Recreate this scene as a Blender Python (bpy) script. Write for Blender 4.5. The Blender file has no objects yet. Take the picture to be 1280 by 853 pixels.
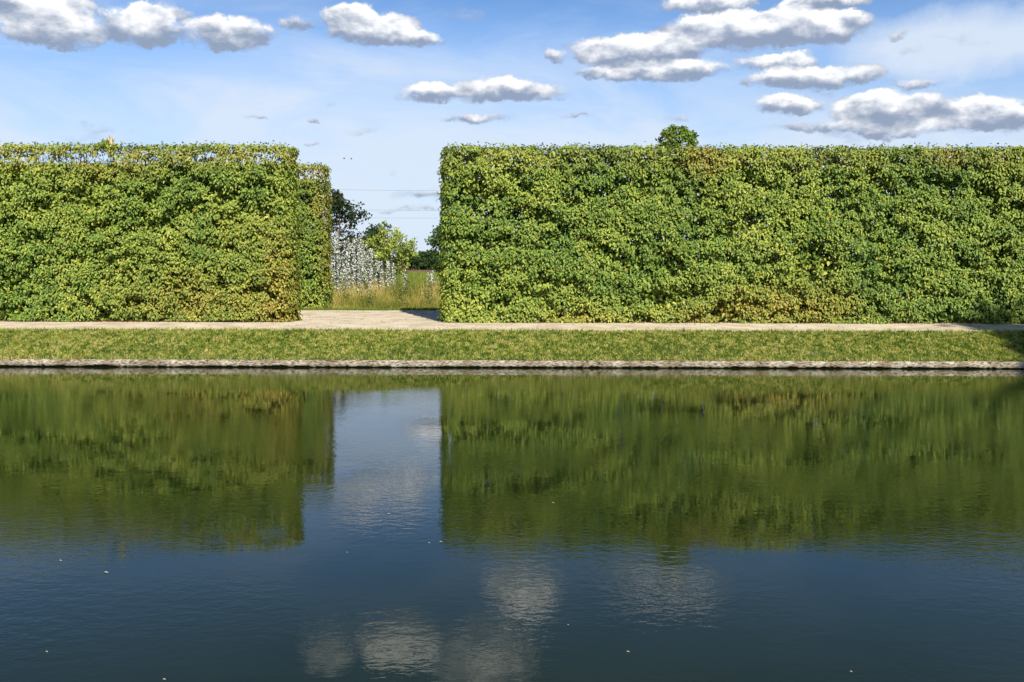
import bpy, math, random
import numpy as np
from mathutils import Vector
RNG = np.random.default_rng(7)
random.seed(7)
S = bpy.context.scene
COL = S.collection
rad = math.radians

# ------------------------------------------------------------------ camera
CAMZ = 2.27
PITCH = rad(4.53)
ROLL = rad(0.13)
F = 1244.0
GZ = 0.72            # level of the ground on the far side above the water
D0 = 25.4            # distance of the hedge faces

def ray(px, py):
    x = (px - 640) / F
    y = -(py - 426.5) / F
    c, s = math.cos(ROLL), math.sin(ROLL)
    x, y = x * c - y * s, x * s + y * c
    fx = x
    fy = math.cos(PITCH) + y * math.sin(PITCH)
    fz = -math.sin(PITCH) + y * math.cos(PITCH)
    return Vector((fx, fy, fz)).normalized()

def azel(px, py, refl=False):
    d = ray(px, py)
    el = math.asin(d.z)
    return math.atan2(d.x, d.y), (-el if refl else el)

def at(px, py, Y):
    d = ray(px, py)
    t = Y / d.y
    return Vector((d.x * t, Y, CAMZ + d.z * t))

cam = bpy.data.cameras.new('camera')
cam.lens = 36 * F / 1280
cam.sensor_width = 36
cam.clip_end = 6000
co = bpy.data.objects.new('camera', cam)
COL.objects.link(co)
co.location = (0, 0, CAMZ)
co.rotation_mode = 'YXZ'
from mathutils import Matrix
R = Matrix.Rotation(math.pi / 2 - PITCH, 4, 'X') @ Matrix.Rotation(ROLL, 4, 'Z')
co.rotation_mode = 'XYZ'
co.rotation_euler = R.to_euler()
S.camera = co

# ------------------------------------------------------------------ tagging
def tag(o, label=None, cat=None, group=None, kind=None):
    if label: o['label'] = label
    if cat: o['category'] = cat
    if group: o['group'] = group
    if kind: o['kind'] = kind
    return o

def empty(name, loc=(0, 0, 0), label=None, cat=None, group=None):
    o = bpy.data.objects.new(name, None)
    o.empty_display_size = 0.2
    COL.objects.link(o)
    o.location = loc
    return tag(o, label, cat, group)

def link(name, me, mat, parent=None):
    o = bpy.data.objects.new(name, me)
    COL.objects.link(o)
    if mat: me.materials.append(mat)
    if parent:
        o.parent = parent
        bpy.context.view_layer.update() if False else None
        o.location = -Vector(parent.location)
    return o

def mesh_np(name, co_, faces, cols=None, smooth=False):
    """co_ (N,3); faces (M,k) int; cols (N,3) colours of the thing itself"""
    me = bpy.data.meshes.new(name)
    n = len(co_); m, k = faces.shape
    me.vertices.add(n)
    me.vertices.foreach_set('co', np.ascontiguousarray(co_, dtype=np.float32).ravel())
    me.loops.add(m * k)
    me.loops.foreach_set('vertex_index', np.ascontiguousarray(faces, dtype=np.int32).ravel())
    me.polygons.add(m)
    me.polygons.foreach_set('loop_start', np.arange(m, dtype=np.int32) * k)
    me.polygons.foreach_set('loop_total', np.full(m, k, dtype=np.int32))
    if smooth:
        me.polygons.foreach_set('use_smooth', np.ones(m, dtype=bool))
    me.update(calc_edges=True)
    if cols is not None:
        a = me.color_attributes.new('tint', 'FLOAT_COLOR', 'POINT')
        c4 = np.ones((n, 4), dtype=np.float32); c4[:, :3] = cols
        a.data.foreach_set('color', c4.ravel())
    return me

# ------------------------------------------------------------------ numpy noise
def _h(i, j, k, seed):
    n = (i * 374761393 + j * 668265263 + k * 2147483647 + seed * 974634777) & 0xffffffff
    n = ((n ^ (n >> 13)) * 1274126177) & 0xffffffff
    n = ((n ^ (n >> 16)) * 2246822519) & 0xffffffff
    return ((n ^ (n >> 15)) & 0xffffff) / float(0xffffff)

def vnoise(x, y, z=None, seed=0):
    x = np.asarray(x, float); y = np.asarray(y, float)
    z = np.zeros_like(x) if z is None else np.asarray(z, float)
    xi = np.floor(x).astype(np.int64); yi = np.floor(y).astype(np.int64); zi = np.floor(z).astype(np.int64)
    fx, fy, fz = x - xi, y - yi, z - zi
    fx = fx * fx * (3 - 2 * fx); fy = fy * fy * (3 - 2 * fy); fz = fz * fz * (3 - 2 * fz)
    r = 0
    for a in (0, 1):
        for b in (0, 1):
            for c in (0, 1):
                w = (fx if a else 1 - fx) * (fy if b else 1 - fy) * (fz if c else 1 - fz)
                r = r + w * _h(xi + a, yi + b, zi + c, seed)
    return r

def fbm(x, y, z=None, seed=0, o=3):
    r = 0; a = 1; t = 0
    z = np.zeros_like(np.asarray(x, float)) if z is None else z
    for k in range(o):
        r = r + a * vnoise(x * 2 ** k, y * 2 ** k, z * 2 ** k, seed + k * 17); t += a; a *= .5
    return r / t

def unit(v):
    return v / np.maximum(np.linalg.norm(v, axis=1, keepdims=True), 1e-9)

# ------------------------------------------------------------------ leaves
def leaves(pos, nrm, axis, length, width, cols, fold=0.25, simple=False):
    """oval folded leaves: pos base (N,3), nrm face normal, axis direction to the tip"""
    n = len(pos)
    axis = unit(axis - nrm * np.sum(axis * nrm, axis=1, keepdims=True))
    side = np.cross(nrm, axis)
    L = length[:, None]; W = width[:, None]
    if simple:
        v = np.stack([pos, pos + axis * L * .5 + side * W * .5 + nrm * W * fold, pos + axis * L,
                      pos + axis * L * .5 - side * W * .5 + nrm * W * fold], axis=1)
        idx = np.arange(n)[:, None] * 4
        f = np.concatenate([idx + [0, 1, 2], idx + [0, 2, 3]], axis=0)
        k = 4
    else:
        dr = nrm * L * -.08
        v = np.stack([pos,
                      pos + axis * L * .30 + side * W * .46 + nrm * W * fold,
                      pos + axis * L * .68 + side * W * .38 + nrm * W * fold + dr,
                      pos + axis * L + dr * 2,
                      pos + axis * L * .68 - side * W * .38 + nrm * W * fold + dr,
                      pos + axis * L * .30 - side * W * .46 + nrm * W * fold], axis=1)
        idx = np.arange(n)[:, None] * 6
        f = np.concatenate([idx + [0, 1, 2, 3], idx + [0, 3, 4, 5]], axis=0)
        k = 6
    return v.reshape(-1, 3), f, np.repeat(cols, k, axis=0)

def tubes(segs, sides=5):
    """segs: list of (p0, p1, r0, r1)"""
    V = []; Fc = []
    for (p0, p1, r0, r1) in segs:
        p0 = Vector(p0); p1 = Vector(p1); d = (p1 - p0)
        if d.length < 1e-6: continue
        d.normalize()
        a = d.orthogonal().normalized(); b = d.cross(a)
        i0 = len(V)
        for (p, r) in ((p0, r0), (p1, r1)):
            for s in range(sides):
                t = 2 * math.pi * s / sides
                V.append(p + (a * math.cos(t) + b * math.sin(t)) * r)
        for s in range(sides):
            t = (s + 1) % sides
            Fc.append((i0 + s, i0 + t, i0 + sides + t, i0 + sides + s))
    return np.array([tuple(v) for v in V]), np.array(Fc)

# ------------------------------------------------------------------ materials
def new_mat(name):
    m = bpy.data.materials.new(name); m.use_nodes = True
    nt = m.node_tree; nt.nodes.clear()
    return m, nt

def nd(nt, t, **kw):
    n = nt.nodes.new(t)
    for k, v in kw.items():
        if k.startswith('i_'):
            key = k[2:]
            n.inputs[int(key) if key.isdigit() else key.replace('_', ' ')].default_value = v
        else: setattr(n, k, v)
    return n

def leaf_mat(name, rough=.5, spec=.35, trans=.3, tcol=(1.25, 1.3, .55)):
    m, nt = new_mat(name); L = nt.links
    at_ = nd(nt, 'ShaderNodeAttribute', attribute_name='tint')
    p = nd(nt, 'ShaderNodeBsdfPrincipled', i_Roughness=rough)
    p.inputs['Specular IOR Level'].default_value = spec
    t = nd(nt, 'ShaderNodeBsdfTranslucent')
    mul = nd(nt, 'ShaderNodeVectorMath', operation='MULTIPLY'); mul.inputs[1].default_value = tcol
    mx = nd(nt, 'ShaderNodeMixShader'); mx.inputs[0].default_value = trans
    o = nd(nt, 'ShaderNodeOutputMaterial')
    L.new(at_.outputs['Color'], p.inputs['Base Color'])
    L.new(at_.outputs['Color'], mul.inputs[0]); L.new(mul.outputs[0], t.inputs['Color'])
    L.new(p.outputs[0], mx.inputs[1]); L.new(t.outputs[0], mx.inputs[2]); L.new(mx.outputs[0], o.inputs['Surface'])
    return m

def ramp(nt, stops):
    r = nd(nt, 'ShaderNodeValToRGB'); e = r.color_ramp.elements
    while len(e) < len(stops): e.new(.5)
    for k, (p, c) in enumerate(stops):
        e[k].position = p; e[k].color = (*c, 1)
    return r

def noise_mat(name, scale, stops, rough=.9, bump=0.0, bscale=None, vec=(1, 1, 1), detail=6, second=None):
    m, nt = new_mat(name); L = nt.links
    g = nd(nt, 'ShaderNodeNewGeometry')
    mp = nd(nt, 'ShaderNodeMapping'); mp.inputs['Scale'].default_value = vec
    L.new(g.outputs['Position'], mp.inputs['Vector'])
    n = nd(nt, 'ShaderNodeTexNoise', i_Scale=scale, i_Detail=detail, i_Roughness=.62)
    L.new(mp.outputs[0], n.inputs['Vector'])
    r = ramp(nt, stops); L.new(n.outputs[0], r.inputs[0])
    p = nd(nt, 'ShaderNodeBsdfPrincipled', i_Roughness=rough); p.inputs['Specular IOR Level'].default_value = .25
    col = r.outputs[0]
    if second:
        s2, st2, fac = second
        n2 = nd(nt, 'ShaderNodeTexNoise', i_Scale=s2, i_Detail=5.0)
        L.new(g.outputs['Position'], n2.inputs['Vector'])
        r2 = ramp(nt, st2); L.new(n2.outputs[0], r2.inputs[0])
        mx = nd(nt, 'ShaderNodeMix', data_type='RGBA', blend_type='MULTIPLY'); mx.inputs[0].default_value = fac
        L.new(col, mx.inputs[6]); L.new(r2.outputs[0], mx.inputs[7]); col = mx.outputs[2]
    L.new(col, p.inputs['Base Color'])
    if bump:
        nb = nd(nt, 'ShaderNodeTexNoise', i_Scale=bscale or scale * 3, i_Detail=5.0)
        L.new(mp.outputs[0], nb.inputs['Vector'])
        b = nd(nt, 'ShaderNodeBump', i_Strength=1.0, i_Distance=bump)
        L.new(nb.outputs[0], b.inputs['Height']); L.new(b.outputs[0], p.inputs['Normal'])
    o = nd(nt, 'ShaderNodeOutputMaterial'); L.new(p.outputs[0], o.inputs['Surface'])
    return m

M_leaf = leaf_mat('hedge_leaf', rough=.5, spec=.3, trans=.15)
M_dleaf = leaf_mat('matt_leaf', rough=.7, spec=.15, trans=.25, tcol=(1.1, 1.15, .7))
M_grass = leaf_mat('grass_blade', rough=.6, spec=.2, trans=.3, tcol=(1.15, 1.2, .6))
M_bark = noise_mat('bark', 14, [(.3, (.045, .032, .022)), (.7, (.13, .10, .07))], bump=.006, vec=(1, 1, .3))
M_soil = noise_mat('soil', 6, [(.3, (.03, .022, .013)), (.7, (.10, .07, .04))], bump=.01)
M_beam = noise_mat('weathered_beam', 16, [(.36, (.05, .04, .028)), (.45, (.20, .17, .125)), (.54, (.36, .325, .255)), (.68, (.52, .49, .42))],
                   rough=.85, bump=.012, bscale=22, vec=(.75, 1, 2.6), second=(2.2, [(.38, (.5, .45, .37)), (.6, (1, 1, 1))], .9))
M_gravel = noise_mat('gravel', 70, [(.28, (.36, .29, .19)), (.5, (.70, .61, .46)), (.75, (.82, .74, .60))],
                     rough=.95, bump=.004, bscale=90, second=(1.6, [(.35, (.74, .70, .64)), (.6, (1, 1, 1))], 1))
M_lawn = noise_mat('turf', 5, [(.3, (.03, .045, .012)), (.6, (.06, .085, .02)), (.8, (.11, .10, .035))], bump=.01, bscale=40)
M_stone = noise_mat('pebble', 30, [(.3, (.18, .15, .11)), (.7, (.5, .45, .38))])
M_wood = noise_mat('cut_wood', 20, [(.3, (.30, .22, .12)), (.7, (.62, .50, .30))], vec=(1, 1, .2), bump=.004)
M_wire = noise_mat('cable', 1, [(0, (.10, .11, .12)), (1, (.12, .13, .14))], rough=.6)

# ground: meadow near, bare field far off
m, nt = new_mat('meadow_ground'); L = nt.links
g = nd(nt, 'ShaderNodeNewGeometry'); sx = nd(nt, 'ShaderNodeSeparateXYZ'); L.new(g.outputs['Position'], sx.inputs[0])
n1 = nd(nt, 'ShaderNodeTexNoise', i_Scale=.6, i_Detail=8.0); L.new(g.outputs['Position'], n1.inputs['Vector'])
r1 = ramp(nt, [(.3, (.06, .08, .02)), (.55, (.13, .13, .04)), (.8, (.24, .19, .08))]); L.new(n1.outputs[0], r1.inputs[0])
n2 = nd(nt, 'ShaderNodeTexNoise', i_Scale=.03, i_Detail=6.0); L.new(g.outputs['Position'], n2.inputs['Vector'])
r2 = ramp(nt, [(.3, (.12, .09, .045)), (.7, (.22, .15, .08))]); L.new(n2.outputs[0], r2.inputs[0])
mr = nd(nt, 'ShaderNodeMapRange'); mr.inputs[1].default_value = 110; mr.inputs[2].default_value = 130
L.new(sx.outputs[1], mr.inputs[0])
mx = nd(nt, 'ShaderNodeMix', data_type='RGBA'); L.new(mr.outputs[0], mx.inputs[0]); L.new(r1.outputs[0], mx.inputs[6]); L.new(r2.outputs[0], mx.inputs[7])
p = nd(nt, 'ShaderNodeBsdfPrincipled', i_Roughness=.95); p.inputs['Specular IOR Level'].default_value = .1
L.new(mx.outputs[2], p.inputs['Base Color'])
o = nd(nt, 'ShaderNodeOutputMaterial'); L.new(p.outputs[0], o.inputs['Surface'])
M_ground = m

# water
m, nt = new_mat('canal_water'); L = nt.links
g = nd(nt, 'ShaderNodeNewGeometry')
def wnoise(scale, vec, detail=2.0, rot=0, dist=0.0):
    mp = nd(nt, 'ShaderNodeMapping'); mp.inputs['Scale'].default_value = vec; mp.inputs['Rotation'].default_value = (0, 0, rot)
    L.new(g.outputs['Position'], mp.inputs['Vector'])
    n = nd(nt, 'ShaderNodeTexNoise', i_Scale=scale, i_Detail=detail, i_Roughness=.5, i_Distortion=dist)
    L.new(mp.outputs[0], n.inputs['Vector']); return n
def mth(op, a, b=None, c=None, clamp=False):
    n = nd(nt, 'ShaderNodeMath', operation=op, use_clamp=clamp)
    for i, v in enumerate((a, b, c)):
        if v is None: continue
        if isinstance(v, (int, float)): n.inputs[i].default_value = v
        else: L.new(v, n.inputs[i])
    return n.outputs[0]
fine = wnoise(9.0, (.8, 1.2, 1), 3.0, rad(-16), .4)
mid = wnoise(2.6, (.7, 1.3, 1), 2.0, rad(10))
patch = wnoise(.42, (.8, 1.0, 1), 2.0)
pr = nd(nt, 'ShaderNodeMapRange'); pr.inputs[1].default_value = .42; pr.inputs[2].default_value = .64
pr.inputs[3].default_value = .3; pr.inputs[4].default_value = 1.6; L.new(patch.outputs[0], pr.inputs[0])
h = mth('MULTIPLY', mth('MULTIPLY', fine.outputs[0], pr.outputs[0]), .00140)
tiny = wnoise(24.0, (.75, 1.15, 1), 2.0, rad(-24), .3)
h = mth('ADD', h, mth('MULTIPLY', mth('MULTIPLY', tiny.outputs[0], pr.outputs[0]), .00050))
h = mth('ADD', h, mth('MULTIPLY', mid.outputs[0], .0007))
b = nd(nt, 'ShaderNodeBump', i_Strength=1.0, i_Distance=1.0); L.new(h, b.inputs['Height'])
p = nd(nt, 'ShaderNodeBsdfPrincipled', i_Roughness=.02, i_IOR=1.40)
p.inputs['Base Color'].default_value = (.011, .019, .004, 1)
L.new(b.outputs[0], p.inputs['Normal'])
o = nd(nt, 'ShaderNodeOutputMaterial'); L.new(p.outputs[0], o.inputs['Surface'])
M_water = m

# ------------------------------------------------------------------ setting
def strip(name, prof, x0, x1, mat, nx=2, kind='structure'):
    xs = np.linspace(x0, x1, nx)
    V = np.array([(x, y, z) for x in xs for (y, z) in prof]); k = len(prof)
    Fc = np.array([(i * k + j, (i + 1) * k + j, (i + 1) * k + j + 1, i * k + j + 1) for i in range(nx - 1) for j in range(k - 1)])
    o = link(name, mesh_np(name, V, Fc), mat)
    return tag(o, kind=kind)

YE, YC, ZC = 21.32, 22.9, .66
strip('ground', [(-1500, .6), (.6, .6), (1.6, .2), (1.7, -.8), (YE + .2, -.8), (YE + .22, .12), (YC, ZC), (D0 - .3, GZ), (3500, GZ)], -2500, 2500, M_ground)
strip('water', [(1.68, 0), (YE + .21, 0)], -400, 400, M_water)
# lawn bank (gently uneven) and gravel path with wavy edge
xs = np.linspace(-26, 26, 400)
def wob(x, s): return (vnoise(x * 1.1, x * 0 + s, seed=s) - .5) * .12 + (vnoise(x * 4, x * 0, seed=s + 3) - .5) * .05
V = []; Fc = []
ts = np.linspace(0, 1, 8)
for i, x in enumerate(xs):
    for t in ts:
        y = YE + .13 + (YC - YE - .13) * t
        z = .152 + (ZC + .012 - .152) * (1 - (1 - t) ** 1.25) 
        V.append((x, y, z + .006 * (math.sin(x * 2.1) - 1) * math.sin(t * 3.1)))
V = np.array(V); k = len(ts)
V[:, 2] += (vnoise(V[:, 0] * .9, V[:, 1] * 1.5, seed=5) - 1.1) * .02 * np.tile(np.sin(ts * math.pi), len(xs))
Fc = np.array([(i * k + j, (i + 1) * k + j, (i + 1) * k + j + 1, i * k + j + 1) for i in range(len(xs) - 1) for j in range(k - 1)])
tag(link('bank', mesh_np('bank', V, Fc), M_lawn), kind='structure')
V = []; ya = YC - .05 + wob(xs, 1) * .6; yb = 31.75 + wob(xs, 9) * 2
V = np.array([(x, a, ZC + .008) for x, a in zip(xs, ya)] + [(x, D0 - .3, GZ + .008) for x in xs] + [(x, b_, GZ + .008) for x, b_ in zip(xs, yb)])
n = len(xs); Fc = np.array([(r_ * n + i, r_ * n + i + 1, r_ * n + n + i + 1, r_ * n + n + i) for r_ in (0, 1) for i in range(n - 1)])
tag(link('gravel_path', mesh_np('gravel_path', V, Fc), M_gravel), kind='structure')

# short grass of the bank
def blades(pos, hgt, wid, cols, lean=.5, rng=RNG):
    n = len(pos); a = rng.uniform(0, 2 * math.pi, n)
    s = np.stack([np.cos(a), np.sin(a), np.zeros(n)], 1) * wid[:, None] * .5
    b = rng.uniform(0, 2 * math.pi, n); l = np.abs(rng.normal(0, lean, n))
    tip = pos + np.stack([np.cos(b) * l * hgt, np.sin(b) * l * hgt, hgt], 1)
    v = np.stack([pos - s, pos + s, tip], 1).reshape(-1, 3)
    f = np.arange(n * 3).reshape(-1, 3)
    return v, f, np.repeat(cols, 3, 0)

def mixcol(t, stops):
    t = np.clip(t, 0, 1); ps = [s[0] for s in stops]
    return np.stack([np.interp(t, ps, [s[1][c] for s in stops]) for c in range(3)], 1)

n = 190000
x = RNG.uniform(-19, 19, n); t = RNG.uniform(-.01, 1.05, n); t[:5000] = RNG.uniform(-.05, .0, 5000)
y = YE + .15 + (YC - YE - .13) * t + wob(x, 1) * .6 * (t > .85)
tt = np.clip(t, 0, 1)
z = .152 + (ZC + .012 - .152) * (1 - (1 - tt) ** 1.25) - .005
pn = fbm(x * .8, y * 1.6, seed=21); pf = RNG.uniform(0, 1, n)
c = mixcol(.26 + pn * .28 + pf * .75 + (fbm(x * 11, y * 11, seed=61, o=2) - .5) * 1.2 - .20, [(0, (.04, .08, .012)), (.3, (.12, .19, .02)), (.55, (.25, .31, .04)), (.8, (.42, .42, .09)), (1, (.52, .45, .18))])
hh = RNG.uniform(.02, .055, n) * (1 + 1.3 * ((t > .97) | (t < .03)) * RNG.uniform(0, 1, n)) * (.7 + .6 * fbm(x * 3, y * 3, seed=8))
v, f, cc = blades(np.stack([x, y, z], 1), hh, RNG.uniform(.012, .032, n), c, .9)
tag(link('grass', mesh_np('grass', v, f, cc), M_grass), 'short mown green grass covering the bank above the water', 'grass', kind='stuff')

# ------------------------------------------------------------------ edging beams
bl = 3.57
names = ['rough pale edging beam at the far left of the waterline, below the left hedge, cut by the photo edge',
         'pale edging beam at the waterline second from left, with dark holes along its underside',
         'pale edging beam below the end of the left hedge, ending at the dark joint under the gap',
         'pale edging beam at the waterline below the left end of the right hedge',
         'pale edging beam at the waterline just right of the middle of the photo',
         'whitish edging beam at the waterline below the ball-shaped tuft on the hedge',
         'whitish weathered edging beam at the waterline left of the shaded right corner',
         'edging beam at the far right of the waterline below the shaded grass']
starts = [-10.13 + bl * k for k in range(-1, 7)]
def beam_mesh(x0, seed):
    nx = 90; xs_ = np.linspace(x0 + .003, x0 + bl - .003, nx)
    prof = [(.16, .028), (0, .026), (-.006, .06), (0, .10), (.006, .138), (.02, .155), (.16, .160)]
    V = []; k = len(prof)
    for i, xx in enumerate(xs_):
        rag = (fbm(np.array([xx * 5.]), np.array([0.]), seed=seed)[0] - .5) * .05 + (vnoise(np.array([xx * 22.]), np.array([0.]), seed=seed + 4)[0] - .5) * .03
        for j, (yy, zz) in enumerate(prof):
            dz = rag if j < 2 else (rag * .3 if j == 2 else (vnoise(np.array([xx * 3.]), np.array([j * 1.]), seed=seed + 9)[0] - .5) * .012)
            dy = (vnoise(np.array([xx * 7.]), np.array([zz * 60]), seed=seed + 2)[0] - .5) * .018
            V.append((xx, YE + yy + dy, zz + dz))
    Fc = [(i * k + j, i * k + j + 1, (i + 1) * k + j + 1, (i + 1) * k + j) for i in range(nx - 1) for j in range(k - 1)]
    Fc += [(i * k + k - 1, i * k, (i + 1) * k, (i + 1) * k + k - 1) for i in range(nx - 1)]
    me = mesh_np('edging_beam', np.array(V), np.array(Fc), smooth=False)
    return me
for i, x0 in enumerate(starts):
    o = link('edging_beam', beam_mesh(x0, 50 + i * 7), M_beam)
    tag(o, names[i], 'edging beam', 'pale beams edging the canal bank')
tag(link('edging_beam', beam_mesh(starts[-1] + bl, 230), M_beam), 'pale edging beam beyond the right edge of the photo', 'edging beam', 'pale beams edging the canal bank')
tag(link('edging_beam', beam_mesh(starts[0] - bl, 240), M_beam), 'pale edging beam beyond the left edge of the photo', 'edging beam', 'pale beams edging the canal bank')
# dark earth face behind / under the beams
tag(strip('bank_soil', [(YE + .10, -.3), (YE + .10, .10), (YE + .17, .145)], -24, 24, M_soil), kind='structure')

# ------------------------------------------------------------------ hedges
SUN_AZ = rad(17); SUN_EL = rad(36)     # sun behind the camera, to the right

def perim(x0, x1, y0, y1, r, ends=(True, True)):
    """rounded rectangle in plan -> list of (cum, fn)"""
    segs = []
    segs.append(('L', (x0 + r, y0), (x1 - r, y0), (0, -1)))
    segs.append(('A', (x1 - r, y0 + r), -90, 0))
    segs.append(('L', (x1, y0 + r), (x1, y1 - r), (1, 0)))
    segs.append(('A', (x1 - r, y1 - r), 0, 90))
    segs.append(('L', (x1 - r, y1), (x0 + r, y1), (0, 1)))
    segs.append(('A', (x0 + r, y1 - r), 90, 180))
    segs.append(('L', (x0, y1 - r), (x0, y0 + r), (-1, 0)))
    segs.append(('A', (x0 + r, y0 + r), 180, 270))
    return segs, r

def sample_perim(P, dens, H, rng):
    segs, r = P; out = []
    for s in segs:
        if s[0] == 'L':
            a, b_ = np.array(s[1]), np.array(s[2]); ln = np.linalg.norm(b_ - a)
            dd = dens if s[3][1] == -1 or s[3][0] != 0 else dens * .5
            n = int(ln * H * dd)
            t = rng.uniform(0, 1, n)
            p = a + (b_ - a) * t[:, None]; nn = np.tile(np.array(s[3], float), (n, 1))
        else:
            ln = r * math.pi / 2; n = int(ln * H * dens)
            an = np.radians(s[2] + (s[3] - s[2]) * rng.uniform(0, 1, n))
            nn = np.stack([np.cos(an), np.sin(an)], 1); p = np.array(s[1]) + nn * r
        out.append(np.concatenate([p, nn], 1))
    q = np.concatenate(out)
    return q[:, :2], q[:, 2:]

def hedge_colors(P, rng, extra_ochre, seed, topband, H):
    n = len(P)
    x, z = P[:, 0], P[:, 2] - GZ
    big = fbm(x * .45, z * .5, P[:, 1] * .4, seed=seed, o=3)
    med = fbm(x * 2.2, z * 2.2, P[:, 1] * 2, seed=seed + 30, o=2)
    u = rng.uniform(0, 1, n)
    t = .50 + (big - .5) * .38 + (med - .5) * .5 + (u - .5) * .62
    c = mixcol(t, [(0, (.045, .115, .022)), (.3, (.115, .20, .032)), (.55, (.205, .285, .042)), (.8, (.34, .39, .06)), (1, (.48, .48, .10))])
    # ochre, browning leaves in patches
    oc = np.zeros(n)
    for (cx, cz, sx_, sz_, amp) in extra_ochre:
        oc += amp * np.exp(-((x - cx) / sx_) ** 2 - ((z - cz) / sz_) ** 2)
    oc += .55 * np.exp(-((z - (H - .28)) / .28) ** 2) * topband
    oc = oc * (.35 + 1.3 * med) + (rng.uniform(0, 1, n) > .975) * .6
    k = np.clip(oc * rng.uniform(.2, 1.5, n) , 0, 1)[:, None]
    br = mixcol(rng.uniform(0, 1, n), [(0, (.15, .07, .02)), (.35, (.30, .18, .03)), (.75, (.42, .33, .05)), (1, (.50, .42, .12))])
    return c * (1 - k) + br * k

def make_hedge(x0, x1, y0, y1, H, r, label, seed, ochre, topband=1.0, gaps=1.0, dens=118, stub=None, mound=None):
    rng = np.random.default_rng(seed)
    root = empty('hedge', ((x0 + x1) / 2, (y0 + y1) / 2, GZ), label, 'hedge', 'tall clipped hornbeam hedges')
    P = perim(x0, x1, y0, y1, r)
    # --- sprays on the clipped faces
    xy, nn = sample_perim(P, dens, H, rng)
    n = len(xy)
    z = rng.uniform(.02, H, n)
    s = xy[:, 0] + xy[:, 1] * .7
    d = fbm(s * 1.6, z * 3.6, seed=seed + 1, o=3)          # recesses stretched sideways
    d2 = fbm(s * .5, z * .7, seed=seed + 5, o=2)
    d3 = vnoise(s * 5.2, z * 7.0, seed=seed + 9)
    depth = np.clip((d - .50) * 1.1 + (d2 - .5) * .2 + (d3 - .42) * .62, -.07, .55)
    endf = np.clip(np.minimum(np.abs(xy[:, 0] - x0), np.abs(x1 - xy[:, 0])) / .55, .12, 1)
    depth *= endf
    keep = rng.uniform(0, 1, n) > np.clip((depth - .07) * 4.6, 0, .93)
    # thin spots in the top band where the sky shows through
    band = np.exp(-((z - (H - .30)) / .17) ** 2)
    thin = band * gaps * np.clip((vnoise(s * 1.3, z * 0, seed=seed + 77) - .25) * 2.6, 0, 1)
    keep &= rng.uniform(0, 1, n) > thin * .93
    xy, nn, z, depth = xy[keep], nn[keep], z[keep], depth[keep]
    n = len(xy)
    C = np.concatenate([xy - nn * depth[:, None], z[:, None] + GZ], 1)
    N3 = np.concatenate([nn, np.zeros((n, 1))], 1)
    K = 10
    jit = rng.normal(0, 1, (n * K, 3)) * np.array([.062, .062, .040])
    Pn = np.repeat(C, K, 0); Nn = np.repeat(N3, K, 0)
    # sprays arch outward and droop
    out_ = np.abs(rng.normal(0, .05, n * K))
    jit *= np.repeat(rng.uniform(.55, 1.5, n), K)[:, None]
    pos = Pn + jit - Nn * (np.sum(jit * Nn, 1, keepdims=True) * .6) + Nn * out_[:, None]
    pos[:, 2] -= out_ * .5
    # keep the clipped outline flat
    pos[:, 2] = np.minimum(pos[:, 2], GZ + H + .0 + rng.normal(0, .025, len(pos)))
    pos[:, 2] = np.maximum(pos[:, 2], GZ + .02 + rng.uniform(0, .05, len(pos)) + .16 * np.clip(vnoise(pos[:, 0] * 2.3, pos[:, 1], seed=3) - .45, 0, 1))
    up = np.zeros_like(Nn); up[:, 2] = 1
    nrm = unit(Nn * .85 + up * .55 + rng.normal(0, .33, Nn.shape))
    ax = unit(-up * .75 + Nn * .35 + rng.normal(0, .55, Nn.shape))
    PP, NN_, AA = [pos], [nrm], [ax]
    # --- top surface
    area = (x1 - x0) * (y1 - y0); n = int(area * 330)
    tp = np.stack([rng.uniform(x0 + .1, x1 - .1, n), rng.uniform(y0 + .05, y1 - .05, n), np.full(n, GZ + H) + rng.normal(-.04, .05, n)], 1)
    # stray shoots above the cut line
    k_ = rng.uniform(0, 1, n) > .93; tp[k_, 2] += rng.uniform(.0, .12, k_.sum()) * rng.uniform(.2, 1, k_.sum())
    PP.append(tp); NN_.append(unit(np.array([0, 0, 1.]) + rng.normal(0, .5, (n, 3)))); AA.append(unit(rng.normal(0, 1, (n, 3)) + [0, -.2, .3]))
    if mound:
        k = 260; dd = unit(rng.normal(0, 1, (k, 3))) * (rng.uniform(0, 1, (k, 1)) ** .4) * [mound[1] * .5, .25, mound[2]]
        dd[:, 2] = np.abs(dd[:, 2]) * np.exp(-(dd[:, 0] / .22) ** 2)
        PP.append(np.array([mound[0], y0 + .4, GZ + H - .03]) + dd); NN_.append(unit(rng.normal(0, 1, (k, 3)) + [0, -.8, .5])); AA.append(unit(rng.normal(0, 1, (k, 3)) + [0, 0, .3]))
    # --- inner foliage, sparser, thinning out in the top band
    n = int((x1 - x0) * (y1 - y0) * H * 900)
    ip = np.stack([rng.uniform(x0 + .15, x1 - .15, n), rng.uniform(y0 + .15, y1 - .1, n), GZ + rng.uniform(.05, H - .05, n)], 1)
    ok = (ip[:, 2] - GZ < H - .50) | (rng.uniform(0, 1, n) > (.35 + .62 * min(gaps * 1.3, 1)))
    ip = ip[ok]; n = len(ip)
    PP.append(ip); NN_.append(unit(rng.normal(0, 1, (n, 3)) + [0, -.8, .4])); AA.append(unit(rng.normal(0, 1, (n, 3)) + [0, 0, -.5]))
    pos = np.concatenate(PP); nrm = np.concatenate(NN_); ax = np.concatenate(AA); n = len(pos)
    big = np.ones(n); big[-len(ip):] = 1.8
    cols = hedge_colors(pos, rng, ochre, seed + 11, topband, H)
    Ln = rng.uniform(.052, .092, n) * big; Wd = Ln * rng.uniform(.52, .70, n)
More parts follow.
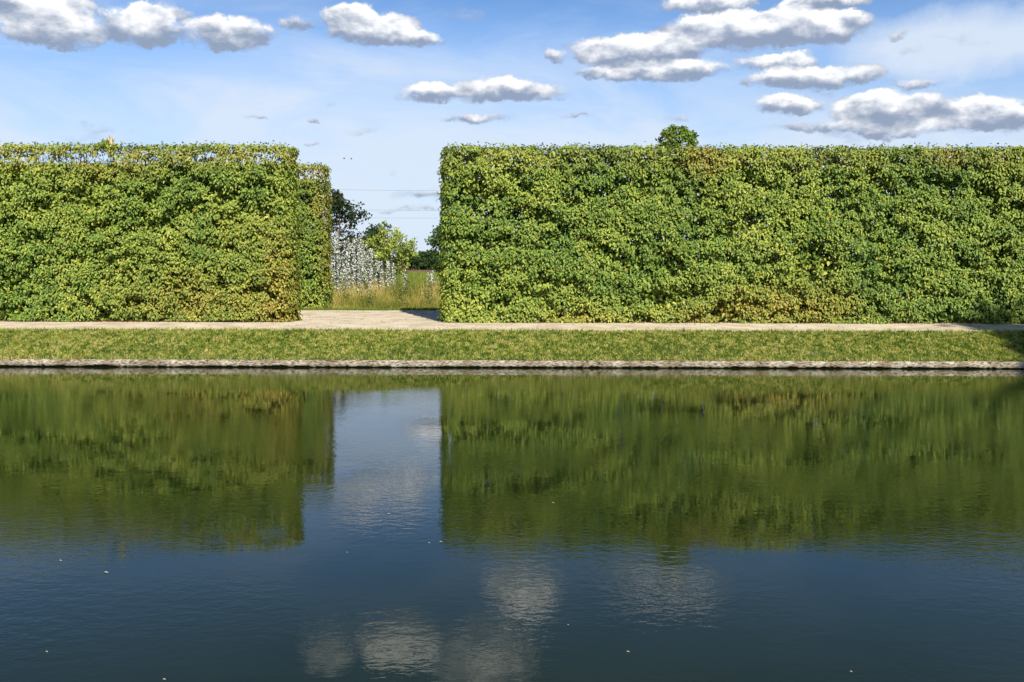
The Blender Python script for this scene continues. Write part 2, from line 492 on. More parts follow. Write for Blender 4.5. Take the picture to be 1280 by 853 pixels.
    v, f, cc = leaves(pos, nrm, ax, Ln, Wd, cols)
    link('foliage', mesh_np('foliage', v, f, cc), M_leaf, root)
    # --- stems and twigs
    segs = []; ym = (y0 + y1) / 2
    x = x0 + .45
    while x < x1 - .3:
        bx, by = x + rng.uniform(-.12, .12), ym + rng.uniform(-.08, .08)
        p = Vector((bx, by, GZ - .05)); r0 = rng.uniform(.04, .065)
        zz = GZ
        while zz < GZ + H - .35:
            q = p + Vector((rng.uniform(-.08, .08), rng.uniform(-.06, .06), .62)); zz = q.z
            if q.z > GZ + H - .1: q.z = GZ + H - .1
            segs.append((p, q, r0, r0 * .86)); 
            for _ in range(5):
                t_ = p.lerp(q, rng.uniform(0, 1)); a_ = rng.uniform(0, 2 * math.pi)
                e_ = t_ + Vector((math.cos(a_) * .5, math.sin(a_) * .36, rng.uniform(.1, .42)))
                e_.z = min(e_.z, GZ + H - .02)
                e_.x = min(max(e_.x, x0 + .15), x1 - .15)
                segs.append((t_, e_, r0 * .3, .006))
                e2 = e_ + Vector((rng.uniform(-.25, .25), rng.uniform(-.1, .1), rng.uniform(.05, .3))); e2.z = min(e2.z, GZ + H + .02)
                segs.append((e_, e2, .006, .003))
            p = q; r0 *= .86
        for _ in range(16):    # upright twigs of the cut top
            s_ = Vector((x + rng.uniform(-.45, .45), y0 + rng.uniform(.12, y1 - y0 - .12), GZ + H - rng.uniform(.35, .65)))
            s_.x = min(max(s_.x, x0 + .15), x1 - .15)
            e_ = s_ + Vector((rng.uniform(-.15, .15), rng.uniform(-.08, .08), rng.uniform(.25, .5))); e_.z = min(e_.z, GZ + H + .03)
            segs.append((s_, e_, .007, .003))
        x += rng.uniform(.65, .9)
    v, f = tubes(segs, 4)
    link('stems', mesh_np('stems', v, f), M_bark, root)
    if stub:
        v, f = tubes(stub, 7)
        link('cut_stem', mesh_np('cut_stem', v, f), M_wood, root)
    return root

def X_(px, Y): return at(px, 330, Y).x
H1 = at(400, 181.5, D0).z - GZ
HR = at(900, 183, D0).z - GZ
st = at(138, 182, D0 + .35); tp_ = at(139, 174, D0 + .35)
stub = [(st - Vector((0, 0, .3)), tp_, .07, .055)]
for k in range(7):
    a = k * .9
    stub.append((tp_ - Vector((0, 0, .12)), tp_ + Vector((math.cos(a) * .10, math.sin(a) * .08, .02 + .03 * (k % 3))), .03, .008))
xr = X_(367.5, D0 + .55)
def oc(px, py, sx_, sz_, a):
    p_ = at(px, py, D0); return (p_.x, p_.z - GZ, sx_, sz_, a)
make_hedge(-17.5, xr, D0, D0 + 1.15, H1, .5, 'tall clipped hedge left of the gap, green with ochre leaves at its lower right corner', 101,
           [oc(250, 375, 2.2, .75, .5), oc(350, 340, .4, 1.0, .6), oc(300, 290, 1.5, .5, .2), oc(140, 215, 1.2, .25, .35), oc(345, 400, .5, .5, .6)],
           topband=.8, gaps=.75, stub=stub, mound=(st.x - .12, .62, .20))
xl = X_(555.5, D0)
make_hedge(xl, 17.5, D0, D0 + 1.15, HR, .22, 'long tall clipped hedge right of the gap, green with a yellowing patch at its foot', 202,
           [oc(985, 380, 1.7, .55, .62), oc(880, 395, 1.0, .3, .5), oc(720, 395, 1.2, .2, .45), oc(880, 200, .5, .5, .6), oc(1190, 195, .4, .3, .6)],
           topband=.4, gaps=.12)
DR = 32.4
Hb = at(390, 205, DR).z - GZ
make_hedge(-21.5, X_(409.5, DR + .6), DR, DR + 1.1, Hb, .3, 'narrow strip of a second lower hedge seen behind the left hedge at the gap', 303,
           [(X_(400, DR), 3.6, .6, .8, .3), (X_(408, DR), 2, .25, 1.6, .4)], topband=1.0, gaps=.5, dens=90)

# ------------------------------------------------------------------ trees and shrubs
def crown_leaves(centers, radii, n_per, leaf, rng, stops, gap=.45, up=.5, simple=True, ratio=.6):
    P_ = []; Cn = []
    for c_, r_ in zip(centers, radii):
        k = n_per if isinstance(n_per, int) else n_per(r_)
        d = unit(rng.normal(0, 1, (k, 3))); rr = rng.uniform(.25, 1, k) ** .5
        P_.append(np.array(c_) + d * rr[:, None] * np.array(r_)); Cn.append(np.full(k, rng.uniform(-.2, .2)))
    P_ = np.concatenate(P_); tint = np.concatenate(Cn)
    n = len(P_)
    nrm = unit(rng.normal(0, .6, (n, 3)) + [0.1, -.6, up]); ax = unit(rng.normal(0, .7, (n, 3)) + [0, 0, -.3])
    L_ = rng.uniform(.7, 1.3, n) * leaf
    c = mixcol(rng.uniform(0, 1, n) * .8 + .1 + tint, stops)
    return leaves(P_, nrm, ax, L_, L_ * ratio, c, simple=simple)

def tree(name, label, cat, base, hgt, spread, seed, stops, leaf=.14, trunk_r=.1, limbs=14, clump=.45, n_per=60,
         first=.3, shape='oval', group=None, mat=None, stem_mat=None, multi=1):
    rng = np.random.default_rng(seed)
    root = empty(name, base, label, cat, group)
    segs = []; cen = []; rd = []
    for mstem in range(multi):
        off = Vector((rng.uniform(-1, 1), rng.uniform(-.6, .6), 0)) * spread * (.45 if multi > 1 else 0)
        p = Vector(base) + off * .25 - Vector((0, 0, .05)); nseg = 6
        hh_ = hgt * (rng.uniform(.75, 1) if multi > 1 else 1)
        pts = [p]
        for k in range(nseg):
            p = p + Vector((rng.normal(0, .03) * hgt, rng.normal(0, .03) * hgt, hh_ * .93 / nseg)) + off * (1 / nseg)
            pts.append(p)
        for k in range(nseg):
            segs.append((pts[k], pts[k + 1], trunk_r * (1 - k / nseg * .85), trunk_r * (1 - (k + 1) / nseg * .85)))
        for k in range(limbs):
            t = first + (1 - first) * (k + rng.uniform(0, 1)) / limbs
            i = min(int(t * nseg), nseg - 1); q = pts[i].lerp(pts[i + 1], t * nseg - i)
            w = math.sin(min(1, (t - first) / (1 - first) * .85 + .22) * math.pi) if shape == 'oval' else (1.05 - t)
            a = rng.uniform(0, 2 * math.pi) ; ln = spread * w * rng.uniform(.55, 1.1)
            e = q + Vector((math.cos(a) * ln, math.sin(a) * ln, ln * rng.uniform(.15, .7)))
            m_ = q.lerp(e, .5) + Vector((0, 0, ln * .06)); rr = trunk_r * (1 - t * .8) * .5
            segs += [(q, m_, rr, rr * .6), (m_, e, rr * .6, rr * .2)]
            for s_ in (m_, e, e + Vector((rng.normal(0, .25), rng.normal(0, .25), rng.normal(0, .25))) * spread * .5):
                cen.append(tuple(s_)); c_ = clump * rng.uniform(.5, 1.15); rd.append((c_, c_, c_ * .7))
                segs.append((m_, s_, rr * .3, rr * .12))
        cen.append(tuple(pts[-1])); rd.append((clump * .6, clump * .6, clump * .7))
    v, f, cc = crown_leaves(cen, rd, n_per, leaf, rng, stops)
    v, f_ = v, f
    link('crown', mesh_np('crown', v, f_, cc), mat or M_dleaf, root)
    tv, tf = tubes(segs, 6)
    link('trunk', mesh_np('trunk', tv, tf), stem_mat or M_bark, root)
    return root

def gp(px, Y): 
    p_ = at(px, 330, Y); return Vector((p_.x, Y, GZ))
def hg(py, Y): return at(450, py, Y).z - GZ

DARK = [(0, (.010, .022, .010)), (.5, (.025, .045, .016)), (.85, (.05, .07, .02)), (1, (.12, .05, .02))]
DARK2 = [(0, (.012, .030, .010)), (.5, (.03, .06, .018)), (1, (.06, .09, .025))]
LIME = [(0, (.10, .16, .025)), (.5, (.26, .33, .05)), (1, (.50, .52, .12))]
MIDG = [(0, (.02, .05, .012)), (.5, (.05, .10, .02)), (1, (.10, .15, .03))]
tree('tree', 'dark loose-crowned tree rising beside the left hedge in the gap', 'tree', gp(421, 56), hg(233, 56), 1.9, 1, DARK,
     leaf=.17, trunk_r=.09, limbs=34, clump=.45, n_per=30, first=.22)
tree('shrub', 'low dark green bushy tree behind the lime green shrub', 'tree', gp(462, 60), hg(281, 60), 2.3, 2, DARK2, leaf=.17, limbs=16, clump=.55, n_per=50, first=.1, trunk_r=.08)
tree('shrub', 'lime green airy shrub lit by sun in the gap', 'shrub', gp(492, 46), hg(272, 46), 1.25, 3, LIME, leaf=.12, limbs=10, clump=.26, n_per=20, first=.35, trunk_r=.035, multi=4)
tree('tree', 'round green tree partly hidden behind the right hedge edge', 'tree', gp(569, 66), hg(272, 66), 1.75, 4, MIDG, leaf=.19, limbs=26, clump=.75, n_per=80, first=.08, trunk_r=.12)
for (px, Y, py, s_, l_) in ((513, 190, 317, 3.2, 'small dark tree far off on the horizon right of the lime shrub'), (528, 210, 319, 2.6, 'low dark thicket tree on the horizon beside the right hedge tree'),
                        (541, 200, 316, 3.0, 'far dark tree on the horizon touching the right hedge tree'), (470, 220, 312, 4, 'far dark tree on the horizon behind the lime shrub stems'), (440, 230, 313, 4, 'far dark tree on the horizon behind the silvery saplings')):
    tree('tree', l_, 'tree', gp(px, Y), hg(py, Y), s_, int(px), DARK2, leaf=.5, limbs=16, clump=1.3, n_per=50, first=.05, trunk_r=.15, group='trees on the far horizon')

# round leafy top poking over the right hedge
bp = at(847, 183, D0 + 1.0)
root = empty('tree', (bp.x, D0 + 1.55, GZ), 'ball-shaped leafy crown poking above the long right hedge', 'tree')
rng = np.random.default_rng(44)
cen = []; rd = []
topz = at(847, 157, D0 + 1.2).z; rb = .56; cz = topz - rb * .98
for k in range(150):
    d = unit(rng.normal(0, 1, (1, 3)))[0]; d[2] = d[2] if d[2] > 0 else d[2] * 1.3
    cen.append((bp.x + d[0] * rb * .86, D0 + 1.1 + d[1] * rb * .8, cz + d[2] * rb * .86)); rd.append((.09, .09, .07))
v, f, cc = crown_leaves(cen, rd, 17, .085, rng, [(0, (.028, .085, .022)), (.4, (.08, .16, .022)), (.8, (.19, .25, .028)), (1, (.30, .20, .045))], simple=False)
link('crown', mesh_np('crown', v, f, cc), M_leaf, root)
segs = [(Vector((bp.x, D0 + 1.55, GZ)), Vector((bp.x, D0 + 1.3, cz - .2)), .05, .035), (Vector((bp.x, D0 + 1.3, cz - .2)), Vector((bp.x, D0 + 1.1, cz + .2)), .035, .012)]
for k in range(14):
    c_ = Vector(cen[k]); segs.append((Vector((bp.x, D0 + 1.1, cz)), c_, .012, .004))
v, f = tubes(segs, 6); link('trunk', mesh_np('trunk', v, f), M_bark, root)

# tree on the near bank whose shadow reaches the right edge of the path
tree('tree', 'broad tree on the near bank, outside the photo, that shades the right corner', 'tree', (20.9, -1.2, .6), 19.0, 4.6, 9, MIDG,
     leaf=.42, limbs=40, clump=1.5, n_per=150, first=.3, trunk_r=.35)

# silvery saplings
SILV = [(0, (.28, .32, .29)), (.5, (.60, .62, .60)), (1, (.80, .80, .80))]
M_silver = leaf_mat('silver_leaf', rough=.6, spec=.25, trans=.15, tcol=(1, 1, 1))
rng = np.random.default_rng(12)
def sapling(px, Y, py, seed, label, dens=1.0):
    base = gp(px, Y); h_ = at(px, py - 9, Y).z - GZ
    r_ = np.random.default_rng(seed)
    root = empty('silver_sapling', base, label, 'sapling', 'silvery white leaved saplings in the gap')
    segs = []; pos = []
    for s_ in range(3):
        p0 = base + Vector((r_.uniform(-.12, .12), r_.uniform(-.1, .1), 0)); hh_ = h_ * r_.uniform(.72, 1.0)
        p1 = p0 + Vector((r_.uniform(-.10, .10), r_.uniform(-.1, .1), hh_))
        segs.append((p0, p1, .014, .004))
        n = int(260 * hh_ / 2 * dens); t = r_.uniform(.15, 1, n); a = r_.uniform(0, 2 * math.pi, n); rr = r_.uniform(.005, .085, n) * (1.15 - t * .7)
        P0 = np.array(p0); P1 = np.array(p1)
        pos.append(P0 + (P1 - P0) * t[:, None] + np.stack([np.cos(a) * rr, np.sin(a) * rr, rr * .6], 1))
    pos = np.concatenate(pos); n = len(pos)
    L_ = r_.uniform(.05, .09, n)
    c = mixcol(r_.uniform(0, 1, n), SILV)
    gsel = r_.uniform(0, 1, n) > .70
    c[gsel] = mixcol(r_.uniform(0, 1, gsel.sum()), MIDG)
    v, f, cc = leaves(pos, unit(r_.normal(0, .6, (n, 3)) + [.1, -.6, .4]), unit(r_.normal(0, .5, (n, 3)) + [0, 0, .8]), L_, L_ * .62, c, simple=True)
    link('foliage', mesh_np('foliage', v, f, cc), M_silver, root)
    tv, tf = tubes(segs, 5); link('stem', mesh_np('stem', tv, tf), M_bark, root)
lab = 'slender silvery white sapling among tall grass in the gap'
for i, (px, py, Y) in enumerate([(410, 300, 39), (416, 303, 38), (421, 297, 39.5), (427, 306, 37.5), (432, 303, 39), (438, 299, 38.3), (443, 306, 39.6), (449, 309, 38), (455, 306, 39),
                                  (461, 313, 37.6), (467, 318, 38.6), (474, 326, 38), (481, 332, 37.5), (489, 336, 38.5), (403, 296, 38.5), (396, 300, 39.5)]):
    sapling(px, Y, py, 600 + i, lab)
for i, (px, py, Y) in enumerate([(509, 346, 37), (534, 346, 40), (541, 349, 38)]):
    sapling(px, Y, py, 700 + i, ['lone low silvery plant right of the sapling thicket', 'small pale plant in the meadow near the right hedge', 'smallest pale plant beside the right hedge'][i], .35)

# ------------------------------------------------------------------ meadow
def meadow(n, x0, x1, y0, y1, h0, h1, w0, w1, stops, seed, clump=.0, fade=None):
    r_ = np.random.default_rng(seed)
    y = r_.uniform(y0, y1, n); x = r_.uniform(x0, x1, n)
    k = fbm(x * .9, y * .9, seed=seed, o=2)
    keep = r_.uniform(0, 1, n) < np.clip((k - clump) * 4, .08, 1)
    x, y, k = x[keep], y[keep], k[keep]; n = len(x)
    hh_ = r_.uniform(h0, h1, n) * (.6 + .8 * k)
    if fade: hh_ *= np.clip((y - fade[0]) / (fade[1] - fade[0]), .12, 1)
    c = mixcol(r_.uniform(0, 1, n) * .7 + (fbm(x * .5, y * .35, seed=seed + 3) - .5) * 1.6 + .15, stops)
    return blades(np.stack([x, y, np.full(n, GZ)], 1), hh_, r_.uniform(w0, w1, n), c, .38, r_)
STRAW = [(0, (.05, .10, .015)), (.3, (.17, .21, .035)), (.55, (.42, .35, .08)), (.8, (.60, .46, .14)), (1, (.72, .58, .28))]
GREEN = [(0, (.05, .11, .015)), (.5, (.15, .23, .03)), (1, (.38, .38, .08))]
parts = [meadow(46000, -12, 4, 31.9, 36, .12, .5, .008, .018, STRAW, 31, .25, (31.9, 34.5)),
         meadow(36000, -12, 3, 34.5, 40, .45, 1.05, .008, .02, STRAW, 32, .25, (33.5, 36)),
         meadow(30000, -14, 4, 38, 60, .3, .85, .014, .035, GREEN, 33, .15),
         meadow(30000, -30, 10, 58, 118, .2, .6, .05, .12, GREEN, 34, .1)]
V = []; Fc = []; Cc = []; off = 0
for v, f, cc in parts:
    V.append(v); Fc.append(f + off); Cc.append(cc); off += len(v)
tag(link('meadow_grass', mesh_np('meadow_grass', np.concatenate(V), np.concatenate(Fc), np.concatenate(Cc)), M_grass),
    'tall straw coloured and green wild grass behind the gravel in the gap', 'meadow grass', kind='stuff')

# leafy weeds standing in the wild grass
r_ = np.random.default_rng(77); cen = []; rd = []; segs = []
for k in range(230):
    yy = r_.uniform(33.2, 42); xx = r_.uniform(-9.5, 2.5); hh_ = r_.uniform(.25, .95)
    segs.append(((xx, yy, GZ), (xx + r_.normal(0, .05), yy, GZ + hh_), .008, .003))
    for j in range(4):
        cen.append((xx + r_.normal(0, .07), yy + r_.normal(0, .05), GZ + hh_ * (.25 + .25 * j))); rd.append((.13, .11, .12))
v, f, cc = crown_leaves(cen, rd, 11, .07, r_, [(0, (.04, .08, .02)), (.5, (.10, .16, .03)), (.8, (.25, .24, .06)), (1, (.22, .10, .04))])
wd = link('wild_weeds', mesh_np('wild_weeds', v, f, cc), M_dleaf)
tag(wd, 'leafy green and brown weeds scattered through the wild grass in the gap', 'weeds', kind='stuff')
v, f = tubes(segs, 4); link('stems', mesh_np('stems', v, f), M_bark, wd)

# short fringe along the back of the gravel, fallen leaves and weeds along the hedge foot
n = 26000; x = RNG.uniform(-12, 4, n); y = 31.75 + np.abs(RNG.normal(0, .18, n)) + wob(x, 9) * 2
v, f, cc = blades(np.stack([x, y, np.full(n, GZ)], 1), RNG.uniform(.03, .12, n), RNG.uniform(.008, .016, n), mixcol(RNG.uniform(0, 1, n), GREEN), .5)
tag(link('verge_grass', mesh_np('verge_grass', v, f, cc), M_grass), 'low green grass fringe along the back edge of the gravel', 'grass', kind='stuff')
n = 3600
x = np.concatenate([RNG.uniform(-17, xr, n // 2), RNG.uniform(xl, 17, n // 2)]); y = D0 - np.abs(RNG.normal(0, .13, n)) + .1
P_ = np.stack([x, y, np.full(n, GZ + .016) + RNG.uniform(0, .02, n)], 1)
L_ = RNG.uniform(.04, .08, n)
v, f, cc = leaves(P_, unit(RNG.normal(0, .35, (n, 3)) + [0, 0, 1]), unit(RNG.normal(0, 1, (n, 3))), L_, L_ * .6,
                  mixcol(RNG.uniform(0, 1, n), [(0, (.05, .025, .012)), (.6, (.16, .08, .03)), (1, (.30, .22, .07))]), simple=True)
tag(link('leaf_litter', mesh_np('leaf_litter', v, f, cc), M_dleaf), 'brown fallen leaves littering the foot of the hedges', 'leaf litter', kind='stuff')
# scattered pebbles and bits on the gravel
n = 2600
x = RNG.uniform(-9, 12, n); y = RNG.uniform(YC + .1, 31.5, n)
k_ = (y < D0 - .1) | ((x > xr - .2) & (x < xl + .3)); x, y = x[k_], y[k_]; n = len(x)
L_ = RNG.uniform(.012, .045, n) * (RNG.uniform(0, 1, n) ** 2 + .35)
base = np.array([[1, 0, 0], [0, 1, 0], [-1, 0, 0], [0, -1, 0], [0, 0, .8]])
v = (base[None] * L_[:, None, None] + np.stack([x, y, np.interp(y, [YC, D0 - .3], [ZC, GZ]) + .006], 1)[:, None]).reshape(-1, 3)
i5 = np.arange(n)[:, None] * 5
f = np.concatenate([i5 + [0, 1, 4], i5 + [1, 2, 4], i5 + [2, 3, 4], i5 + [3, 0, 4]])
tag(link('pebbles', mesh_np('pebbles', v, f), M_stone), 'small stones scattered over the pale gravel', 'pebbles', kind='stuff')

# ------------------------------------------------------------------ specks on the water
spots = [(130, 716, 'pale feather-like leaf floating on dark water at lower left', .05), (74, 701, 'tiny pale leaf floating below the left hedge reflection', .035),
         (484, 643, 'pale leaf floating in the reflected sky strip', .04), (535, 679, 'tiny pale leaf floating left of the right hedge reflection corner', .03),
         (549, 678, 'pale leaf floating at the corner of the right hedge reflection', .04), (690, 629, 'pale leaf floating within the right hedge reflection', .035),
         (783, 815, 'pale leaf floating near the bottom right of centre', .03), (709, 782, 'tiny speck leaf floating right of the reflected cloud', .02),
         (57, 815, 'pale leaf floating in the bottom left of the water', .025), (203, 850, 'yellowish leaf floating at the very bottom edge', .03),
         (1062, 840, 'small pale leaf floating in the bottom right water', .025), (433, 691, 'tiny pale leaf floating in the blue water below the gap', .02)]
for (px, py, l_, s_) in spots:
    d = ray(px, py); t = -CAMZ / d.z; P0 = np.array([[d.x * t, d.y * t, .004]])
    a = random.uniform(-.5, .5)
    v, f, cc = leaves(P0, np.array([[0, -.1, 1.]]), np.array([[math.cos(a), math.sin(a), .02]]), np.array([s_ * .7]), np.array([s_ * .35]), np.array([[.45, .43, .33]]))
    tag(link('floating_leaf', mesh_np('floating_leaf', v, f, cc), M_dleaf), l_, 'floating leaf', 'pale leaves floating on the water')

# ------------------------------------------------------------------ cables
for (py, l_) in ((235.5, 'topmost of the three thin power cables across the gap sky'), (261, 'middle of the three thin power cables across the gap sky'), (271, 'lowest of the three thin power cables across the gap sky')):
    pm = at(495, py, 300); segs = []
    q = None
    for k in range(25):
        xx = pm.x - 90 + k * 7.5; p_ = Vector((xx, 300 + k * .8, pm.z + ((xx - pm.x) / 90) ** 2 * 2.2))
        if q is not None: segs.append((q, p_, .028, .028))
        q = p_
    v, f = tubes(segs, 5)
    tag(link('power_cable', mesh_np('power_cable', v, f), M_wire), l_, 'power cable', 'power cables above the meadow')
# ------------------------------------------------------------------ birds
for (px, py, l_) in ((430, 198.5, 'left of two tiny birds flying in the gap sky'), (439, 199, 'right of two tiny birds flying in the gap sky')):
    c_ = at(px, py, 110)
    v = np.array([(-.16, 0, 0), (0, -.03, .03), (.2, 0, 0), (0, .03, -.03), (.02, -.28, .14), (.08, 0, .02), (.02, .28, .14), (-.03, 0, .02)]) + np.array(c_)
    f = np.array([(0, 1, 2), (0, 2, 3), (0, 3, 1), (1, 3, 2), (7, 4, 5), (7, 5, 6)])
    tag(link('bird', mesh_np('bird', v, f), M_bark), l_, 'bird', 'birds in flight')

# ------------------------------------------------------------------ sky
w = bpy.data.worlds.new('World'); S.world = w; w.use_nodes = True
nt = w.node_tree; nt.nodes.clear(); L = nt.links
sky = nd(nt, 'ShaderNodeTexSky', sky_type='NISHITA', sun_disc=False, sun_elevation=SUN_EL, altitude=100, air_density=1.0, dust_density=.6, ozone_density=1.6)
sky.sun_rotation = math.pi - SUN_AZ
tc = nd(nt, 'ShaderNodeTexCoord')
sp = nd(nt, 'ShaderNodeSeparateXYZ'); L.new(tc.outputs['Generated'], sp.inputs[0])
azn = mth('ARCTAN2', sp.outputs[0], sp.outputs[1]); eln = mth('ARCSINE', sp.outputs[2])
cb = nd(nt, 'ShaderNodeCombineXYZ'); L.new(azn, cb.inputs[0]); L.new(eln, cb.inputs[1])
def vm(op, a, b=None, c=None):
    n = nd(nt, 'ShaderNodeVectorMath', operation=op)
    for i, v in enumerate((a, b, c)):
        if v is None: continue
        if isinstance(v, tuple): n.inputs[i].default_value = v
        else: L.new(v, n.inputs[i])
    return n
def snoise(vec, scale, detail=6.0, rough=.55, out=0, dim='3D', dist=0.0):
    n = nd(nt, 'ShaderNodeTexNoise', i_Scale=scale, i_Detail=detail, i_Roughness=rough, i_Distortion=dist, noise_dimensions=dim)
    L.new(vec, n.inputs['Vector']); return n.outputs[out]
# billowy warp of the coordinates
wn = snoise(cb.outputs[0], 26, 7.0, .64, 1)
wv = vm('MULTIPLY_ADD', vm('SUBTRACT', wn, (.5, .5, .5)).outputs[0], (.040, .026, 0), cb.outputs[0]).outputs[0]
# (px, py, rx, ry, weight, mirrored)
CL = [(30, 8, 100, 20, 1.0), (62, 34, 74, 24, 1.2), (178, 30, 50, 28, 1.3), (200, 14, 40, 16, .8), (284, 42, 56, 24, 1.2), (370, 30, 24, 11, .6),
      (436, 20, 36, 18, 1.3), (470, 38, 60, 20, 1.2), (522, 50, 34, 11, 1.0),
      (530, 115, 38, 14, .9), (630, 113, 82, 17, 1.1), (600, 147, 50, 7, .6),
      (885, 4, 62, 14, 1.2), (1025, 4, 60, 12, 1.1), (945, 36, 130, 24, 1.5), (1040, 32, 60, 20, 1.2), (800, 62, 92, 22, 1.4), (815, 88, 105, 13, 1.2),
      (972, 76, 52, 13, 1.0), (1018, 96, 90, 17, 1.1), (985, 132, 46, 15, 1.0), (1112, 137, 78, 24, 1.4), (1225, 138, 60, 22, 1.2), (1140, 103, 36, 8, .5), (1270, 150, 50, 14, .8),
      (1127, 42, 14, 8, .4), (695, 72, 14, 8, .6), (845, 148, 18, 6, .4), (1120, 160, 120, 12, .55), (1010, 160, 60, 7, .35),
      (600, 243, 75, 13, .65), (518, 243, 32, 8, .35), (520, 262, 60, 4, .3), (318, 146, 16, 4, .35), (391, 149, 11, 4, .35), (415, 126, 8, 5, .3),
      (390, 178, 14, 3, .3), (720, 143, 30, 4, .3)]
CLM = [(499, 800, 54, 33, 1.4), (652, 732, 50, 36, 1.3), (605, 820, 74, 60, .60), (600, 900, 80, 40, .6), (408, 812, 36, 36, .45), (830, 730, 90, 26, .8),
       (820, 930, 120, 50, .8), (260, 960, 160, 40, .8)]
acc = None
for lst, mir in ((CL, False), (CLM, True)):
    for (px, py, rx, ry, wt) in lst:
        a0, e0 = azel(px, py, mir); a1, e1 = azel(px + rx, py, mir); a2, e2 = azel(px, py + ry, mir)
        sa, se = abs(a1 - a0) * 1.12, abs(e2 - e0) * 1.12
        q = vm('MULTIPLY_ADD', wv, (1 / sa, 1 / se, 0), (-a0 / sa, -e0 / se, 0)).outputs[0]
        dt = vm('DOT_PRODUCT', q, q).outputs['Value']
        wgt = mth('MULTIPLY', mth('SUBTRACT', 1.0, dt, clamp=True), wt)
        # carries x: height inside the cloud, z: density
        qs = vm('MULTIPLY_ADD', q, (0, 1, 0), (0, 0, 1)).outputs[0]
        sc = nd(nt, 'ShaderNodeVectorMath', operation='SCALE'); L.new(qs, sc.inputs[0]); L.new(wgt, sc.inputs['Scale'])
        acc = sc.outputs[0] if acc is None else vm('ADD', acc, sc.outputs[0]).outputs[0]
s3 = nd(nt, 'ShaderNodeSeparateXYZ'); L.new(acc, s3.inputs[0])
dens = s3.outputs[2]
hgt = mth('DIVIDE', s3.outputs[1], mth('MAXIMUM', dens, .02))
cv = vm('MULTIPLY', cb.outputs[0], (1.0, 1.7, 1)).outputs[0]
cv2 = vm('MULTIPLY_ADD', cb.outputs[0], (1.0, 1.7, 1), (-.004, -.016, 0)).outputs[0]
na = snoise(cv, 34, 10.0, .66); nb_ = snoise(cv2, 30, 4.0, .55)
na4 = snoise(cv, 30, 4.0, .55)
field = mth('ADD', dens, mth('MULTIPLY', mth('SUBTRACT', na, .5), 2.5))
def mrange(v, a, b_, c_=0.0, d_=1.0, interp='SMOOTHSTEP'):
    n = nd(nt, 'ShaderNodeMapRange', interpolation_type=interp); n.inputs[1].default_value = a; n.inputs[2].default_value = b_
    n.inputs[3].default_value = c_; n.inputs[4].default_value = d_; L.new(v, n.inputs[0]); return n.outputs[0]
alpha = mth('MULTIPLY', mrange(field, .08, .60), mrange(dens, .01, .22))
wisp = mth('MULTIPLY', mrange(field, -.55, .55), mrange(dens, .0, .5, 0, .55))
frag = snoise(vm('MULTIPLY', wv, (1.0, 2.6, 1)).outputs[0], 11, 5.0, .6)
fragm = mth('MULTIPLY', mrange(frag, .60, .74, 0, .55), mth('MULTIPLY', mrange(eln, .02, .08), mrange(eln, .32, .25)))
alpha = mth('MAXIMUM', mth('MAXIMUM', alpha, wisp), fragm)
relief = mth('MULTIPLY', mth('SUBTRACT', na4, nb_), 2.2)
lit = mth('ADD', mth('ADD', mth('MULTIPLY', hgt, 1.25), relief), mth('MULTIPLY', mth('SUBTRACT', na, .5), .5))
lit = mth('MULTIPLY', mrange(lit, -.70, 1.05), mrange(dens, .10, .75, .30, 1.0))
ccol = nd(nt, 'ShaderNodeMix', data_type='RGBA'); L.new(lit, ccol.inputs[0])
ccol.inputs[6].default_value = (.21, .26, .36, 1); ccol.inputs[7].default_value = (.97, .955, .93, 1)
# high thin veil
ve = snoise(vm('MULTIPLY', vm('ADD', cb.outputs[0], (3.1, .2, 0)).outputs[0], (1.0, 3.2, 1)).outputs[0], 4.5, 7.0, .6, 0, '3D', .6)
veil = mrange(ve, .36, .70, 0, .7)
a0, e0 = azel(1190, 55)
q = vm('MULTIPLY_ADD', wv, (1 / .11, 1 / .035, 0), (-a0 / .11, -e0 / .035, 0)).outputs[0]
v2 = mth('MULTIPLY', mth('SUBTRACT', 1.0, vm('DOT_PRODUCT', q, q).outputs['Value'], clamp=True), .85)
a0, e0 = azel(450, 150)
q = vm('MULTIPLY_ADD', wv, (1 / .26, 1 / .085, 0), (-a0 / .26, -e0 / .085, 0)).outputs[0]
v3 = mth('MULTIPLY', mth('SUBTRACT', 1.0, vm('DOT_PRODUCT', q, q).outputs['Value'], clamp=True), .30)
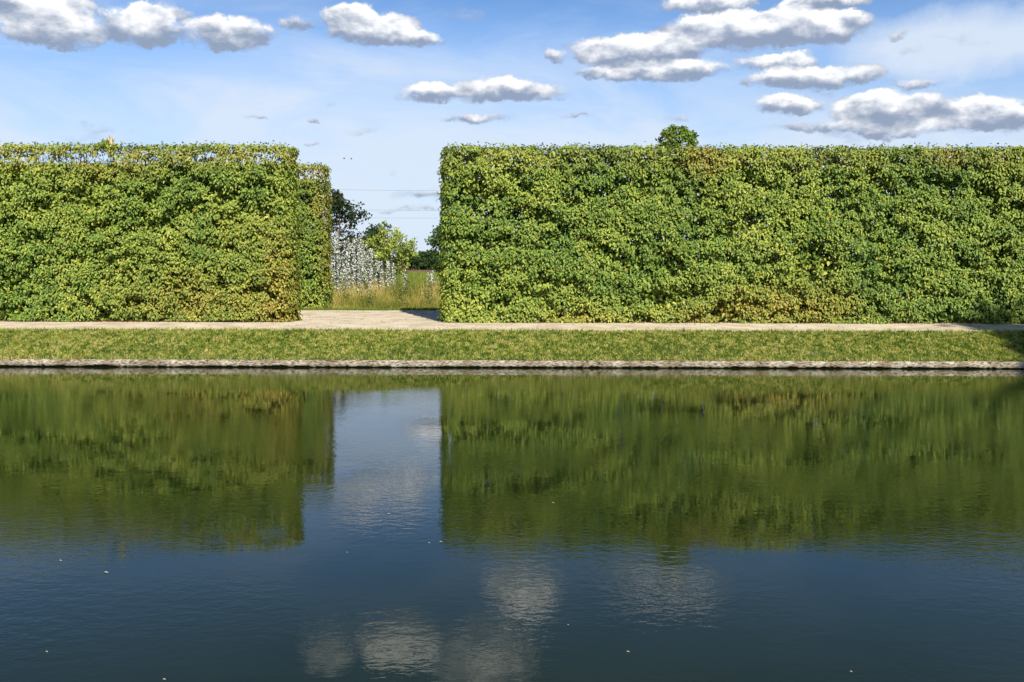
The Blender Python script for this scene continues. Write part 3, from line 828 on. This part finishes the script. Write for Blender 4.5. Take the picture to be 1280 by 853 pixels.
# veil thickens towards the horizon
vh = mrange(eln, .0, .26, .92, .0, 'LINEAR')
front = mrange(sp.outputs[1], -.2, .3)
veil = mth('ADD', mth('ADD', mth('MULTIPLY', veil, mrange(eln, .12, .34, .8, .08, 'LINEAR')), v2), mth('ADD', v3, vh), clamp=True)
skm = vm('SCALE', sky.outputs[0]); skm.inputs['Scale'].default_value = .10
tint = vm('MULTIPLY', skm.outputs[0], (.50, .72, 1.0)).outputs[0]
td = vm('SCALE', tint); L.new(mrange(eln, .20, .44, 1.0, .50, 'LINEAR'), td.inputs['Scale']); tint = td.outputs[0]
mv = nd(nt, 'ShaderNodeMix', data_type='RGBA'); L.new(mth('MULTIPLY', veil, .9), mv.inputs[0]); L.new(tint, mv.inputs[6]); mv.inputs[7].default_value = (.52, .585, .68, 1)
mc = nd(nt, 'ShaderNodeMix', data_type='RGBA'); L.new(mth('MULTIPLY', alpha, .96), mc.inputs[0]); L.new(mv.outputs[2], mc.inputs[6]); L.new(ccol.outputs[2], mc.inputs[7])
# convert back so that the Background strength stays at .10
up10 = vm('SCALE', mc.outputs[2]); up10.inputs['Scale'].default_value = 10.0
bg = nd(nt, 'ShaderNodeBackground'); bg.inputs['Strength'].default_value = .10
L.new(up10.outputs[0], bg.inputs['Color'])
wo = nd(nt, 'ShaderNodeOutputWorld'); L.new(bg.outputs[0], wo.inputs['Surface'])
w.cycles.sampling_method = 'MANUAL'; w.cycles.sample_map_resolution = 512

sl = bpy.data.lights.new('sun', 'SUN'); sl.energy = 5.0; sl.angle = rad(.5); sl.color = (1, .93, .80)
so = bpy.data.objects.new('sun', sl); COL.objects.link(so)
sd = Vector((math.sin(SUN_AZ) * math.cos(SUN_EL), -math.cos(SUN_AZ) * math.cos(SUN_EL), math.sin(SUN_EL)))
so.rotation_euler = sd.to_track_quat('Z', 'Y').to_euler()

S.view_settings.view_transform = 'Standard'; S.view_settings.look = 'None'
S.view_settings.exposure = 0.5; S.view_settings.gamma = 1
S.cycles.max_bounces = 6; S.cycles.diffuse_bounces = 1; S.cycles.glossy_bounces = 3; S.cycles.transmission_bounces = 2
S.cycles.transparent_max_bounces = 4
